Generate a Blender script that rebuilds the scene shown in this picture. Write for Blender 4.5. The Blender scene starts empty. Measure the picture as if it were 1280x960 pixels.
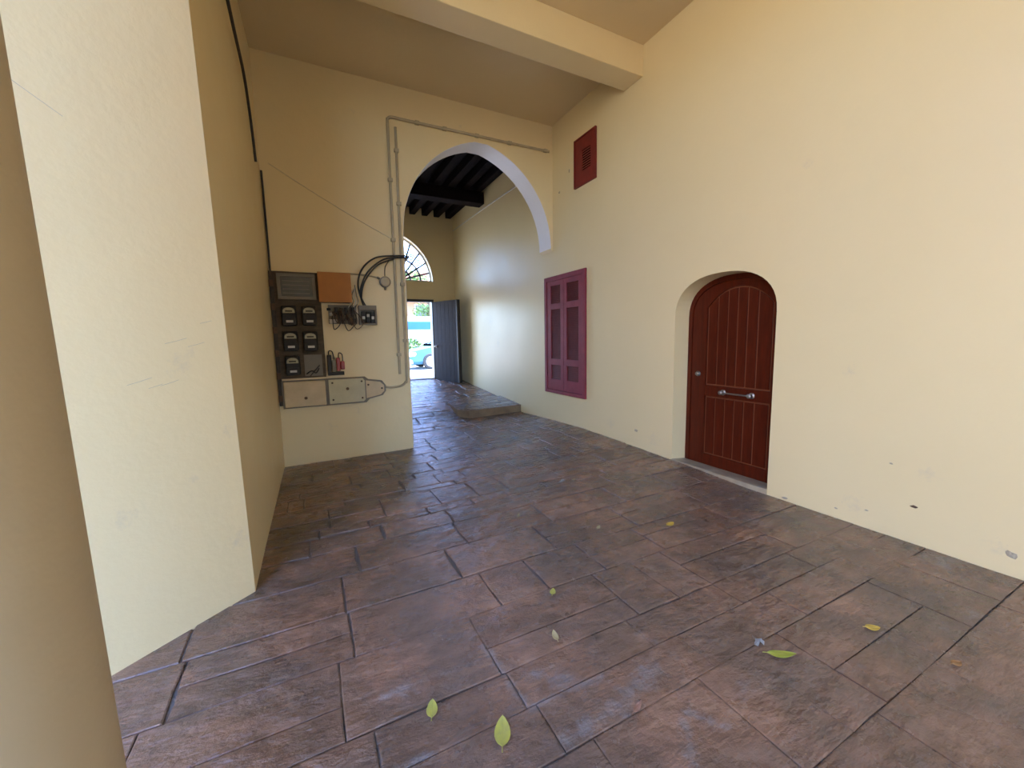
import bpy, bmesh, math, random
from mathutils import Vector, Matrix
random.seed(7)
S = bpy.context.scene
COL = S.collection
PI = math.pi
V = Vector

# ---------------------------------------------------------------- camera
yaw, pitch, roll = math.radians(26.72), math.radians(6.52), math.radians(-1.124)
fw = V((math.sin(yaw) * math.cos(pitch), math.cos(yaw) * math.cos(pitch), -math.sin(pitch)))
r0 = V((math.cos(yaw), -math.sin(yaw), 0)); u0 = r0.cross(fw)
rr = math.cos(roll) * r0 + math.sin(roll) * u0
uu = -math.sin(roll) * r0 + math.cos(roll) * u0
cam = bpy.data.cameras.new('camera'); cam.sensor_width = 36; cam.lens = 36 * 497.5 / 1280
cam.clip_start = 0.05; cam.clip_end = 300
co = bpy.data.objects.new('camera', cam); COL.objects.link(co)
m = Matrix((rr, uu, -fw)).transposed().to_4x4(); m.translation = V((0, 0, 1.5)); co.matrix_world = m
S.camera = co

# ---------------------------------------------------------------- sky, sun, exposure
S.view_settings.view_transform = 'Standard'; S.view_settings.look = 'None'
S.view_settings.gamma = 1; S.view_settings.use_curve_mapping = False
S.view_settings.exposure = 2.36
SUN_DIR = V((0.45, 0.10, 0.86)).normalized()
w = bpy.data.worlds.new('sky'); S.world = w; w.use_nodes = True
wn = w.node_tree.nodes; wl = w.node_tree.links
sky = wn.new('ShaderNodeTexSky'); sky.sky_type = 'NISHITA'; sky.sun_disc = False
sky.sun_elevation = math.asin(SUN_DIR.z); sky.sun_rotation = math.atan2(SUN_DIR.x, SUN_DIR.y)
sky.air_density = 1.0; sky.dust_density = 0.6; sky.ozone_density = 2.5
bg = wn['Background']; bg.inputs['Strength'].default_value = 0.53
tint = wn.new('ShaderNodeMixRGB'); tint.blend_type = 'MULTIPLY'; tint.inputs[0].default_value = 1
tint.inputs[2].default_value = (.84, .95, 1.22, 1)                  # daylight white balance
wl.new(sky.outputs['Color'], tint.inputs[1]); wl.new(tint.outputs[0], bg.inputs['Color'])
sl = bpy.data.lights.new('sun', 'SUN'); sl.energy = 6.0; sl.angle = math.radians(0.6); sl.color = (1, .94, .84)
so = bpy.data.objects.new('sun', sl); COL.objects.link(so)
so.rotation_euler = SUN_DIR.to_track_quat('Z', 'Y').to_euler(); so.location = (20, 4, 40)

# ---------------------------------------------------------------- materials
def mat(name, col, rough=.6, metal=0, var=None, scale=6, bump=0, bscale=30, stretch=(1, 1, 1), spec=.5, coords='Position', rvar=0, detail=5, lo=.3):
    m = bpy.data.materials.new(name); m.use_nodes = True
    n = m.node_tree.nodes; l = m.node_tree.links; b = n['Principled BSDF']
    b.inputs['Base Color'].default_value = (*col, 1); b.inputs['Roughness'].default_value = rough
    b.inputs['Metallic'].default_value = metal; b.inputs['Specular IOR Level'].default_value = spec
    if coords == 'Position': src = n.new('ShaderNodeNewGeometry').outputs['Position']
    else: src = n.new('ShaderNodeTexCoord').outputs['Object']
    mp = n.new('ShaderNodeMapping'); mp.inputs['Scale'].default_value = stretch; l.new(src, mp.inputs['Vector'])
    def noise(sc, det=detail, ro=.6):
        t = n.new('ShaderNodeTexNoise'); t.inputs['Scale'].default_value = sc; t.inputs['Detail'].default_value = det
        t.inputs['Roughness'].default_value = ro; l.new(mp.outputs[0], t.inputs['Vector']); return t
    if var:
        t = noise(scale); cr = n.new('ShaderNodeValToRGB')
        cr.color_ramp.elements[0].position = lo; cr.color_ramp.elements[1].position = 1 - lo
        cr.color_ramp.elements[0].color = (*var, 1); cr.color_ramp.elements[1].color = (*col, 1)
        l.new(t.outputs['Fac'], cr.inputs['Fac']); l.new(cr.outputs[0], b.inputs['Base Color'])
    if rvar:
        t = noise(scale * 1.7); mr = n.new('ShaderNodeMapRange')
        mr.inputs['From Min'].default_value = .3; mr.inputs['From Max'].default_value = .7
        mr.inputs['To Min'].default_value = rough - rvar; mr.inputs['To Max'].default_value = rough + rvar
        l.new(t.outputs['Fac'], mr.inputs['Value']); l.new(mr.outputs[0], b.inputs['Roughness'])
    if bump:
        t = noise(bscale); t.normalize = False; bp = n.new('ShaderNodeBump'); bp.inputs['Strength'].default_value = bump
        bp.inputs['Distance'].default_value = .02
        l.new(t.outputs['Fac'], bp.inputs['Height']); l.new(bp.outputs[0], b.inputs['Normal'])
    return m

def plaster(name, base, dirty, rough, rvar, bump=.05, spec=.5):
    """painted plaster: soft mottling, faint relief"""
    m = mat(name, base, rough, var=dirty, scale=1.1, bump=bump, bscale=9, rvar=rvar, spec=spec, detail=4, lo=.12)
    return m

def paving(name, wet=.24, dark=1.0, stretch=(3.6, 7.0, 6.0)):
    m = bpy.data.materials.new(name); m.use_nodes = True
    n = m.node_tree.nodes; l = m.node_tree.links; b = n['Principled BSDF']
    b.inputs['Specular IOR Level'].default_value = .62
    g = n.new('ShaderNodeNewGeometry').outputs['Position']
    def noise(sc, det=6, ro=.6, st=None):
        v = g
        if st:
            mp = n.new('ShaderNodeMapping'); mp.inputs['Scale'].default_value = st; l.new(g, mp.inputs['Vector']); v = mp.outputs[0]
        t = n.new('ShaderNodeTexNoise'); t.inputs['Scale'].default_value = sc; t.inputs['Detail'].default_value = det
        t.inputs['Roughness'].default_value = ro; l.new(v, t.inputs['Vector']); return t.outputs['Fac']
    def ramp(src, stops):
        cr = n.new('ShaderNodeValToRGB'); e = cr.color_ramp.elements
        while len(e) < len(stops): e.new(.5)
        for k, (p, c) in zip(e, stops): k.position = p; k.color = (*[x * dark for x in c], 1)
        l.new(src, cr.inputs['Fac']); return cr.outputs[0]
    c1 = ramp(noise(1.6, 7, .62), [(.30, (.125, .093, .076)), (.45, (.168, .113, .083)), (.56, (.225, .135, .092)), (.66, (.300, .180, .118)), (.76, (.195, .152, .122))])
    c2 = ramp(noise(7, 8, .7, (1, 1.6, 1)), [(.3, (.55, .52, .5)), (.7, (1.25, 1.2, 1.18))])
    mu = n.new('ShaderNodeMixRGB'); mu.blend_type = 'MULTIPLY'; mu.inputs[0].default_value = .75
    l.new(c1, mu.inputs[1]); l.new(c2, mu.inputs[2])
    oi = n.new('ShaderNodeObjectInfo'); mr = n.new('ShaderNodeMapRange'); mr.inputs['To Min'].default_value = .86; mr.inputs['To Max'].default_value = 1.12
    l.new(oi.outputs['Random'], mr.inputs['Value'])
    m3 = n.new('ShaderNodeMixRGB'); m3.blend_type = 'MULTIPLY'; m3.inputs[0].default_value = 1
    l.new(mu.outputs[0], m3.inputs[1]); l.new(mr.outputs[0], m3.inputs[2])
    # pale mineral bloom in streaks
    bl = ramp(noise(2.3, 8, .68, (1, 1.5, 1)), [(.60, (0, 0, 0)), (.74, (.45 / dark,) * 3)])
    # mineral stains that follow a few of the joints
    nz = noise(17, 8, .78)
    def mth(op, a, b_=None, c=None):
        q = n.new('ShaderNodeMath'); q.operation = op
        for i, v in enumerate((a, b_, c)):
            if v is None: continue
            if isinstance(v, (int, float)): q.inputs[i].default_value = v
            else: l.new(v, q.inputs[i])
        return q.outputs[0]
    sp = n.new('ShaderNodeSeparateXYZ'); l.new(g, sp.inputs[0]); px_, py_ = sp.outputs[0], sp.outputs[1]
    tot = bl
    for ax, ay, bx_, by_, wd in ((.66, 1.66, .70, 1.28, .035), (.70, 1.29, 1.06, 1.27, .03), (.80, 1.42, .92, 1.33, .07), (.74, 1.10, 1.02, 1.13, .045), (1.02, 1.13, 1.28, 1.19, .075), (1.24, .98, 1.33, .86, .03), (.30, 1.30, .12, 1.28, .03), (1.10, .83, 1.20, .95, .04), (.18, 1.62, .30, 1.62, .05)):
        dx_, dy_ = bx_ - ax, by_ - ay; L2 = dx_ * dx_ + dy_ * dy_
        qx, qy = mth('SUBTRACT', px_, ax), mth('SUBTRACT', py_, ay)
        t = mth('DIVIDE', mth('ADD', mth('MULTIPLY', qx, dx_), mth('MULTIPLY', qy, dy_)), L2); t = mth('MAXIMUM', mth('MINIMUM', t, 1.0), 0.0)
        ex, ey = mth('SUBTRACT', qx, mth('MULTIPLY', t, dx_)), mth('SUBTRACT', qy, mth('MULTIPLY', t, dy_))
        dd = mth('SQRT', mth('ADD', mth('MULTIPLY', ex, ex), mth('MULTIPLY', ey, ey)))
        mk = mth('MULTIPLY', mth('SUBTRACT', mth('MULTIPLY', nz, 5.0), mth('ADD', mth('DIVIDE', dd, wd), 1.75)), .5)
        mk = mth('MAXIMUM', mth('MINIMUM', mk, .42), 0.0); tot = mth('MAXIMUM', tot, mk)
    bl = tot
    m4 = n.new('ShaderNodeMixRGB'); m4.inputs[2].default_value = (.24, .24, .245, 1)
    l.new(bl, m4.inputs[0]); l.new(m3.outputs[0], m4.inputs[1]); l.new(m4.outputs[0], b.inputs['Base Color'])
    rg = n.new('ShaderNodeMapRange'); rg.inputs['From Min'].default_value = .3; rg.inputs['From Max'].default_value = .7
    rg.inputs['To Min'].default_value = wet - .08; rg.inputs['To Max'].default_value = wet + .14
    l.new(noise(3.5, 6, .6), rg.inputs['Value']); l.new(rg.outputs[0], b.inputs['Roughness'])
    bp = n.new('ShaderNodeBump'); bp.inputs['Strength'].default_value = .5; bp.inputs['Distance'].default_value = .02
    ad = n.new('ShaderNodeMath'); ad.operation = 'MULTIPLY_ADD'; ad.inputs[1].default_value = .35
    h1, h2 = noise(1.0, 5, .6, (13, 24, 10)), noise(1.0, 5, .55, stretch)
    h1.node.normalize = False; h2.node.normalize = False
    l.new(h1, ad.inputs[0]); l.new(h2, ad.inputs[2])
    l.new(ad.outputs[0], bp.inputs['Height']); l.new(bp.outputs[0], b.inputs['Normal'])
    return m

def smudge(m, spots, col=(.40, .36, .33)):
    """hand and furniture scuffs: ragged grey patches at fixed spots of the wall"""
    n = m.node_tree.nodes; l = m.node_tree.links; b = n['Principled BSDF']
    g = n.new('ShaderNodeNewGeometry').outputs['Position']; tot = None
    t = n.new('ShaderNodeTexNoise'); t.inputs['Scale'].default_value = 26; t.inputs['Detail'].default_value = 8; t.inputs['Roughness'].default_value = .75
    l.new(g, t.inputs['Vector'])
    for (p, r) in spots:
        d = n.new('ShaderNodeVectorMath'); d.operation = 'DISTANCE'; d.inputs[1].default_value = p; l.new(g, d.inputs[0])
        a = n.new('ShaderNodeMath'); a.operation = 'DIVIDE'; a.inputs[1].default_value = r; l.new(d.outputs['Value'], a.inputs[0])
        c = n.new('ShaderNodeMath'); c.operation = 'MULTIPLY_ADD'; c.inputs[1].default_value = 5; l.new(t.outputs['Fac'], c.inputs[0])
        e = n.new('ShaderNodeMath'); e.operation = 'MULTIPLY_ADD'; e.inputs[1].default_value = -1.4; e.inputs[2].default_value = -1.75; l.new(a.outputs[0], e.inputs[0]); l.new(e.outputs[0], c.inputs[2])
        if tot is None: tot = c.outputs[0]
        else:
            q = n.new('ShaderNodeMath'); q.operation = 'MAXIMUM'; l.new(tot, q.inputs[0]); l.new(c.outputs[0], q.inputs[1]); tot = q.outputs[0]
    mr = n.new('ShaderNodeMapRange'); mr.inputs['From Max'].default_value = 2; mr.inputs['To Max'].default_value = .38; l.new(tot, mr.inputs['Value'])
    old = b.inputs['Base Color'].links[0].from_socket
    mx = n.new('ShaderNodeMixRGB'); mx.inputs[2].default_value = (*col, 1)
    l.new(mr.outputs[0], mx.inputs[0]); l.new(old, mx.inputs[1]); l.new(mx.outputs[0], b.inputs['Base Color'])
CREAM = (.77, .61, .335); CREAM_D = (.735, .575, .305)
M = {}
M['pier'] = plaster('shade_darkened_column_paint', (.56, .44, .265), (.47, .365, .215), .6, .05)  # wall cream darkened in colour to stand in for the column's shaded side
M['wall'] = plaster('cream_wall_paint', CREAM, CREAM_D, .42, .06)
M['gloss'] = plaster('cream_gloss_wall_paint', (.77, .625, .35), (.725, .59, .325), .36, .05, bump=.03, spec=.27)
M['daylitsoffit'] = plaster('lavender_white_daylight_tone', (.80, .77, .78), (.72, .68, .68), .4, .05)  # soffit whitened in colour to carry the bluish daylight from the passage
smudge(M['wall'], [((-.592, 2.599, 1.40), .10), ((-.555, 2.63, 1.46), .06), ((-.827, 2.401, .70), .08), ((-.60, 2.59, .79), .05), ((-.45, 2.72, 1.0), .07), ((-.45, 2.72, .35), .10), ((-.62, 2.576, 1.82), .03), ((.55, 5.9, .55), .12), ((.2, 5.9, .35), .12), ((1.2, 5.9, .5), .10), ((2.2, 5.9, 4.62), .06), ((.7, 5.9, 4.5), .07)])
smudge(M['gloss'], [((3.8, 1.5, .12), .14), ((3.8, .75, .12), .10), ((3.8, 3.6, .2), .18), ((3.8, 4.4, .25), .16), ((3.8, 1.1, .5), .10), ((3.8, 1.6, 1.2), .08), ((3.8, .7, 1.7), .07), ((3.8, 2.0, 2.9), .08), ((3.8, 8.6, 1.9), .25), ((3.8, 8.2, 1.4), .2), ((3.8, 9.2, 3.2), .2)], (.46, .41, .35))
M['ceil'] = plaster('cream_ceiling_paint', (.72, .565, .325), (.69, .535, .30), .7, .05)
M['paving'] = paving('brown_stamped_paving')
M['grout'] = mat('grey_brown_paving_joint', (.105, .084, .070), .6, var=(.16, .14, .125), scale=3, bump=.3, bscale=40)
M['step'] = mat('tan_step_edge', (.25, .165, .085), .7, var=(.13, .08, .04), scale=5, bump=.2)
M['sill'] = mat('worn_threshold_stone', (.42, .35, .24), .6, var=(.28, .22, .15), scale=7, bump=.2)
M['darkwood'] = mat('dark_ceiling_timber', (.016, .010, .009), .75, var=(.008, .006, .006), scale=5, stretch=(6, 1, 6), bump=.3, bscale=8, spec=.05)
M['doorwood'] = mat('varnished_red_brown_wood', (.100, .014, .004), .36, var=(.058, .008, .003), scale=3, stretch=(9, 9, 1.2), bump=.08, bscale=12, spec=.2)
M['doorgroove'] = mat('lighter_wood_groove', (.20, .062, .025), .45, var=(.18, .05, .02), scale=4, stretch=(6, 6, 1))
M['steel'] = mat('brushed_steel', (.36, .34, .31), .42, metal=.9, var=(.28, .26, .24), scale=40)
M['maroon'] = mat('maroon_paint', (.25, .036, .052), .55, spec=.2, var=(.19, .028, .040), scale=4, bump=.1, bscale=30)
M['louvre'] = mat('dark_maroon_louvre', (.135, .028, .024), .6, spec=.15, var=(.10, .02, .017), scale=6)
M['ventdark'] = mat('dark_vent_interior', (.03, .008, .006), .8, var=(.02, .006, .005), scale=9, spec=.1)
M['ventred'] = mat('brick_red_paint', (.21, .018, .012), .5, var=(.15, .012, .009), scale=8, bump=.05)
M['ventslat'] = mat('highlight_red_slat', (.34, .085, .055), .5, var=(.28, .05, .035), scale=14, spec=.3)  # lighter than the plate: light caught on slat edges, put into the colour
M['leafdoor'] = mat('grey_street_door_wood', (.042, .037, .040), .7, var=(.030, .027, .029), scale=4, stretch=(8, 8, 1), bump=.2, bscale=12, spec=.12)
M['doorframe'] = mat('dark_door_frame_wood', (.05, .042, .04), .5, var=(.03, .026, .025), scale=5, stretch=(8, 8, 1))
M['iron'] = mat('black_wrought_iron', (.02, .02, .022), .5, metal=.4, var=(.035, .03, .028), scale=20)
M['board'] = mat('weathered_grey_board', (.125, .094, .062), .8, var=(.075, .056, .037), scale=7, stretch=(1, 1, 3), bump=.2, spec=.2)
M['post'] = mat('dark_brown_post', (.035, .026, .019), .75, var=(.06, .045, .032), scale=8, stretch=(4, 4, 1), bump=.25)
M['blackplastic'] = mat('black_bakelite', (.022, .018, .015), .45, var=(.034, .028, .023), scale=12, spec=.2)
M['dial'] = mat('yellowed_meter_window', (.40, .36, .24), .18, var=(.30, .27, .18), scale=20)
M['whitelabel'] = mat('white_meter_plate', (.58, .56, .50), .4, var=(.45, .43, .38), scale=30)
M['orange'] = mat('orange_brown_board', (.44, .175, .035), .65, var=(.36, .14, .03), scale=4)
M['greybox'] = mat('grey_painted_metal', (.20, .165, .12), .6, var=(.17, .145, .11), scale=9)
M['darkglass'] = mat('dusty_dark_glass', (.045, .042, .036), .22, var=(.075, .068, .056), scale=7, stretch=(1, 1, 4))
M['coverplate'] = mat('dirty_white_cover', (.60, .45, .26), .5, var=(.50, .37, .21), scale=6)
M['coverplate2'] = mat('greenish_white_cover', (.56, .49, .30), .5, var=(.46, .40, .24), scale=6)
M['redplastic'] = mat('red_plastic', (.36, .03, .02), .4, var=(.26, .022, .016), scale=10)
M['ceramic'] = mat('white_ceramic', (.55, .50, .42), .3, var=(.42, .38, .32), scale=16)
M['cable'] = mat('black_cable_rubber', (.015, .013, .012), .5, var=(.03, .026, .022), scale=20)
M['conduit'] = mat('painted_grey_conduit', (.46, .37, .23), .55, var=(.37, .295, .18), scale=8)
M['creamcable'] = mat('painted_over_cable', (.68, .56, .36), .55, var=(.60, .49, .31), scale=8)
M['whitecable'] = mat('pale_cable', (.66, .62, .54), .5, var=(.55, .5, .43), scale=8)
M['crack'] = mat('plaster_crack_grime', (.46, .40, .31), .9, var=(.38, .33, .26), scale=20)
M['chip'] = mat('bare_plaster_chip', (.36, .29, .20), .9, var=(.48, .40, .28), scale=30, bump=.4, bscale=60)
M['rust'] = mat('rusty_brown_fleck', (.13, .07, .035), .8, var=(.08, .045, .025), scale=30)
M['leafyellow'] = mat('yellow_leaf', (.62, .42, .05), .5, var=(.48, .33, .06), scale=25)
M['leafgreen'] = mat('green_leaf', (.24, .30, .03), .5, var=(.34, .34, .05), scale=25)
M['leaflime'] = mat('yellow_green_leaf', (.46, .46, .07), .5, var=(.36, .34, .10), scale=40)
M['leafpale'] = mat('pale_dry_leaf', (.50, .43, .22), .6, var=(.36, .29, .14), scale=40)
M['leafbrown'] = mat('pinkish_brown_leaf', (.36, .19, .13), .6, var=(.26, .14, .09), scale=40)
M['leaforange'] = mat('orange_brown_leaf', (.36, .19, .07), .6, var=(.28, .14, .05), scale=40)
M['paper'] = mat('white_paper_scrap', (.50, .48, .45), .8, var=(.38, .37, .35), scale=30)
M['courtyard'] = mat('pale_courtyard_stone', (.21, .17, .12), .8, var=(.17, .14, .10), scale=2)
M['ochre'] = mat('ochre_bounce_render', (.62, .47, .29), .8, var=(.56, .42, .26), scale=1)
M['tan'] = mat('tan_render', (.36, .235, .135), .8, var=(.30, .19, .11), scale=1)
M['street'] = mat('pale_street_asphalt', (.46, .45, .43), .85, var=(.38, .37, .36), scale=3)
M['carpaint'] = mat('silver_blue_car_paint', (.075, .20, .29), .3, metal=.3, var=(.065, .18, .265), scale=2)
M['carglass'] = mat('dark_car_glass', (.03, .05, .06), .08, var=(.035, .055, .065), scale=3)
M['tyre'] = mat('black_tyre', (.03, .03, .03), .8, var=(.045, .045, .045), scale=20)
M['rim'] = mat('silver_wheel_rim', (.62, .62, .62), .3, metal=.6, var=(.55, .55, .55), scale=10)
M['lamp'] = mat('clear_headlamp', (.75, .68, .66), .12, var=(.65, .6, .58), scale=20)
M['white'] = mat('white_painted_board', (.50, .49, .47), .6, var=(.44, .43, .41), scale=2)
M['blue'] = mat('blue_painted_band', (.012, .105, .25), .5, var=(.01, .09, .22), scale=2)
M['foliage'] = mat('green_foliage', (.07, .15, .022), .6, var=(.12, .20, .04), scale=6)
M['bark'] = mat('brown_bark', (.20, .13, .08), .85, var=(.13, .09, .06), scale=9, bump=.4)
M['roof'] = mat('terracotta_roof', (.34, .10, .05), .8, var=(.26, .08, .04), scale=5)
M['shade'] = mat('dark_window_glass', (.06, .07, .08), .15, var=(.08, .09, .10), scale=3)

# ---------------------------------------------------------------- mesh helpers
def bx(bm, x0, x1, y0, y1, z0, z1, bev=0):
    vs = [bm.verts.new((x, y, z)) for z in (z0, z1) for y in (y0, y1) for x in (x0, x1)]
    fs = [bm.faces.new([vs[i] for i in f]) for f in ((0, 2, 3, 1), (4, 5, 7, 6), (0, 1, 5, 4), (2, 6, 7, 3), (0, 4, 6, 2), (1, 3, 7, 5))]
    if bev:
        es = list({e for f in fs for e in f.edges})
        bmesh.ops.bevel(bm, geom=es, offset=bev, segments=2, affect='EDGES', profile=.5)
    return bm
def prism(bm, pts, a, b, axis):
    """extrude a 2D outline along an axis: axis x -> pts (y,z); y -> pts (x,z); z -> pts (x,y)"""
    def P(p, t): return (t, p[0], p[1]) if axis == 'x' else ((p[0], t, p[1]) if axis == 'y' else (p[0], p[1], t))
    A = [bm.verts.new(P(p, a)) for p in pts]; B = [bm.verts.new(P(p, b)) for p in pts]; n = len(pts)
    bm.faces.new(A); bm.faces.new(B[::-1])
    for i in range(n): bm.faces.new((A[i], B[i], B[(i + 1) % n], A[(i + 1) % n]))
    return bm
def frame_of(d):
    d = d.normalized(); u = d.orthogonal().normalized(); return u, d.cross(u)
def tube(bm, pts, r, n=8, cap=True):
    pts = [V(p) for p in pts]; rings = []; u = None
    for i, p in enumerate(pts):
        d = (pts[min(i + 1, len(pts) - 1)] - pts[max(i - 1, 0)]).normalized()
        if u is None: u = d.orthogonal().normalized()
        u = (u - d * u.dot(d)).normalized(); v = d.cross(u)
        rad = r[i] if isinstance(r, (list, tuple)) else r
        rings.append([bm.verts.new(p + rad * (math.cos(t) * u + math.sin(t) * v)) for t in (2 * PI * k / n for k in range(n))])
    for a, b in zip(rings, rings[1:]):
        for k in range(n): bm.faces.new((a[k], a[(k + 1) % n], b[(k + 1) % n], b[k]))
    if cap: bm.faces.new(rings[0][::-1]); bm.faces.new(rings[-1])
    return bm
def spline(pts, k=8):
    pts = [V(p) for p in pts]; out = []
    for i in range(len(pts) - 1):
        p0, p1, p2, p3 = pts[max(i - 1, 0)], pts[i], pts[i + 1], pts[min(i + 2, len(pts) - 1)]
        for j in range(k):
            t = j / k
            out.append(.5 * ((2 * p1) + (p2 - p0) * t + (2 * p0 - 5 * p1 + 4 * p2 - p3) * t * t + (3 * p1 - p0 - 3 * p2 + p3) * t ** 3))
    return out + [pts[-1]]
def lathe(bm, prof, o, d, n=20):
    """prof: (radius, distance along d) from o"""
    d = V(d).normalized(); u, v = frame_of(d); o = V(o); rings = []
    for r, h in prof:
        rings.append([bm.verts.new(o + d * h + max(r, 1e-4) * (math.cos(t) * u + math.sin(t) * v)) for t in (2 * PI * k / n for k in range(n))])
    for a, b in zip(rings, rings[1:]):
        for k in range(n): bm.faces.new((a[k], a[(k + 1) % n], b[(k + 1) % n], b[k]))
    bm.faces.new(rings[0][::-1]); bm.faces.new(rings[-1]); return bm
def obj(name, bm, m, parent=None, smooth=False, loc=None):
    bmesh.ops.recalc_face_normals(bm, faces=bm.faces[:])
    me = bpy.data.meshes.new(name); bm.to_mesh(me); bm.free()
    me.materials.append(m)
    if smooth:
        for p in me.polygons: p.use_smooth = True
        me.set_sharp_from_angle(angle=math.radians(40))
    o = bpy.data.objects.new(name, me); COL.objects.link(o)
    if loc: o.location = loc
    if parent:
        o.parent = parent
        if loc is None: o.location = -V(parent.location) if parent.type == 'EMPTY' else (0, 0, 0)
    return o
NB = bmesh.new
def tag(o, label, cat, group=None, kind=None):
    o['label'] = label; o['category'] = cat
    if group: o['group'] = group
    if kind: o['kind'] = kind
    return o
def struct(name, bm, m, label, cat, smooth=False):
    return tag(obj(name, bm, m, smooth=smooth), label, cat, kind='structure')
def empty(name, loc, label, cat, group=None, kind=None, rz=0):
    o = bpy.data.objects.new(name, None); COL.objects.link(o); o.location = loc; o.rotation_euler.z = rz; o.empty_display_size = .1
    return tag(o, label, cat, group, kind)
def boxobj(name, x0, x1, y0, y1, z0, z1, m, parent=None, bev=0): return obj(name, bx(NB(), x0, x1, y0, y1, z0, z1, bev), m, parent)

# ---------------------------------------------------------------- floor surface: nearly level, falling a little to the far left, ramping up to the street
XR, YA, YA2, YS, YS2, ZC = 3.8, 5.90, 6.27, 11.05, 11.45, 4.95
FX = [-.4, 1.29, 3.8]
FY = [(-1.4, (0, 0, -.03)), (2.2, (0, 0, -.03)), (3.2, (-.02, -.01, .012)), (5.0, (-.085, -.075, .06)), (5.9, (-.125, -.112, .04)), (7.1, (-.03, -.02, .0)), (8.0, (.175, .175, .175)), (9.5, (.275, .275, .275)), (11.05, (.40, .40, .40))]
def F(x, y):
    x = min(max(x, FX[0]), FX[-1]); y = min(max(y, FY[0][0]), FY[-1][0])
    for (ya, za), (yb, zb) in zip(FY, FY[1:]):
        if y <= yb: break
    t = (y - ya) / (yb - ya); t = t * t * (3 - 2 * t) * .35 + t * .65
    z = [a + (b - a) * t for a, b in zip(za, zb)]
    i = 0 if x <= FX[1] else 1
    s = (x - FX[i]) / (FX[i + 1] - FX[i])
    return z[i] + (z[i + 1] - z[i]) * s

bm = NB()
def grid(bm, x0, x1, y0, y1, nx, ny, dz):
    vs = [[bm.verts.new((x0 + (x1 - x0) * i / nx, y0 + (y1 - y0) * j / ny, F(x0 + (x1 - x0) * i / nx, y0 + (y1 - y0) * j / ny) + dz)) for i in range(nx + 1)] for j in range(ny + 1)]
    for j in range(ny):
        for i in range(nx): bm.faces.new((vs[j][i], vs[j][i + 1], vs[j + 1][i + 1], vs[j + 1][i]))
grid(bm, -1.4, 3.8, -3.5, YA2, 24, 40, -.011)
grid(bm, .8, 3.8, YA2, YS, 12, 30, -.011)
floor = struct('floor', bm, M['grout'], 'brown stamped stone paving running from the porch up through the arched passage', 'floor', smooth=True)

# paving stones: long uneven courses across the passage, each stone its own slab
rows = [-3.48, -3.3, -3.0, -2.6, -2.2, -1.8, -1.4, -1.0, -.62, -.2, .22, .63, 1.07, 1.29, 1.49, 1.91, 2.27, 2.67, 3.05, 3.33, 3.49, 3.96, 4.08, 4.42, 4.60, 4.98, 5.3, 5.47, 5.88, 6.27, 6.62, 6.80, 7.10, 7.42, 7.6, 7.9, 8.12, 8.35, 8.45, 8.8, 9.15, 9.3, 9.7, 10.05, 10.2, 10.6, 11.05]
rng = random.Random(21)
def stone_mesh(bm, x0, x1, y0, y1):
    k_ = min(max((y0 - 1.2) / 1.6, 0), 1); g = .0022 + .0050 * k_; dp = .0018 + .0046 * k_; j = min(.004 + .011 * k_, (y1 - y0) * .05); dz = rng.uniform(-.002, .002)
    def e(v): return v + rng.uniform(-j, j)
    mx = x0 + (x1 - x0) * rng.uniform(.4, .6)
    base = [(x0 + g, y0 + g), (mx, e(y0 + g)), (x1 - g, y0 + g), (e(x1 - g), (y0 + y1) / 2), (x1 - g, y1 - g), (mx + rng.uniform(-.05, .05), e(y1 - g)), (x0 + g, y1 - g), (e(x0 + g), (y0 + y1) / 2)]
    cx, cy = (x0 + x1) / 2, (y0 + y1) / 2; ins = []
    for (px, py) in base:
        vx, vy = cx - px, cy - py; L = math.hypot(vx, vy); k = min((.007 - .002 * k_) / L, .3); ins.append((px + vx * k, py + vy * k))
    tx, ty = rng.uniform(-.0015, .0015) * (1 + 1 * k_), rng.uniform(-.002, .002) * (1 + 2 * k_)
    def H(p): return F(*p) + dz + tx * (p[0] - cx) + ty * (p[1] - cy)
    A = [bm.verts.new((*p, F(*p) - .018)) for p in base]
    B = [bm.verts.new((*p, H(p) - dp)) for p in base]
    C = [bm.verts.new((*p, H(p))) for p in ins]
    # inner ring follows the fall of the ground
    ce = bm.verts.new((cx, cy, H((cx, cy)) + rng.uniform(-.0015, .0015)))
    for a, b in ((A, B), (B, C)):
        for k in range(8): bm.faces.new((a[k], a[(k + 1) % 8], b[(k + 1) % 8], b[k]))
    for k in range(8): bm.faces.new((C[k], C[(k + 1) % 8], ce))
FORCED = {1.07: (-.9, -.35, .2, .73, 1.55, 2.3, 3.0), 1.29: (-.8, -.3, .12, .69, 1.4, 2.09, 2.85), 1.49: (-.7, .02, .67, 1.5, 2.09, 3.0), 2.67: (.2, .95, 1.7, 2.5, 3.2), 3.05: (-.1, .42, .97, 1.75, 2.7), 3.49: (.05, .5, 1.0, 1.7, 2.35, 3.1), 3.96: (.2, .72, 1.3, 2.1, 2.9)}
far_bm = NB(); nstone = 0
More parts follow.
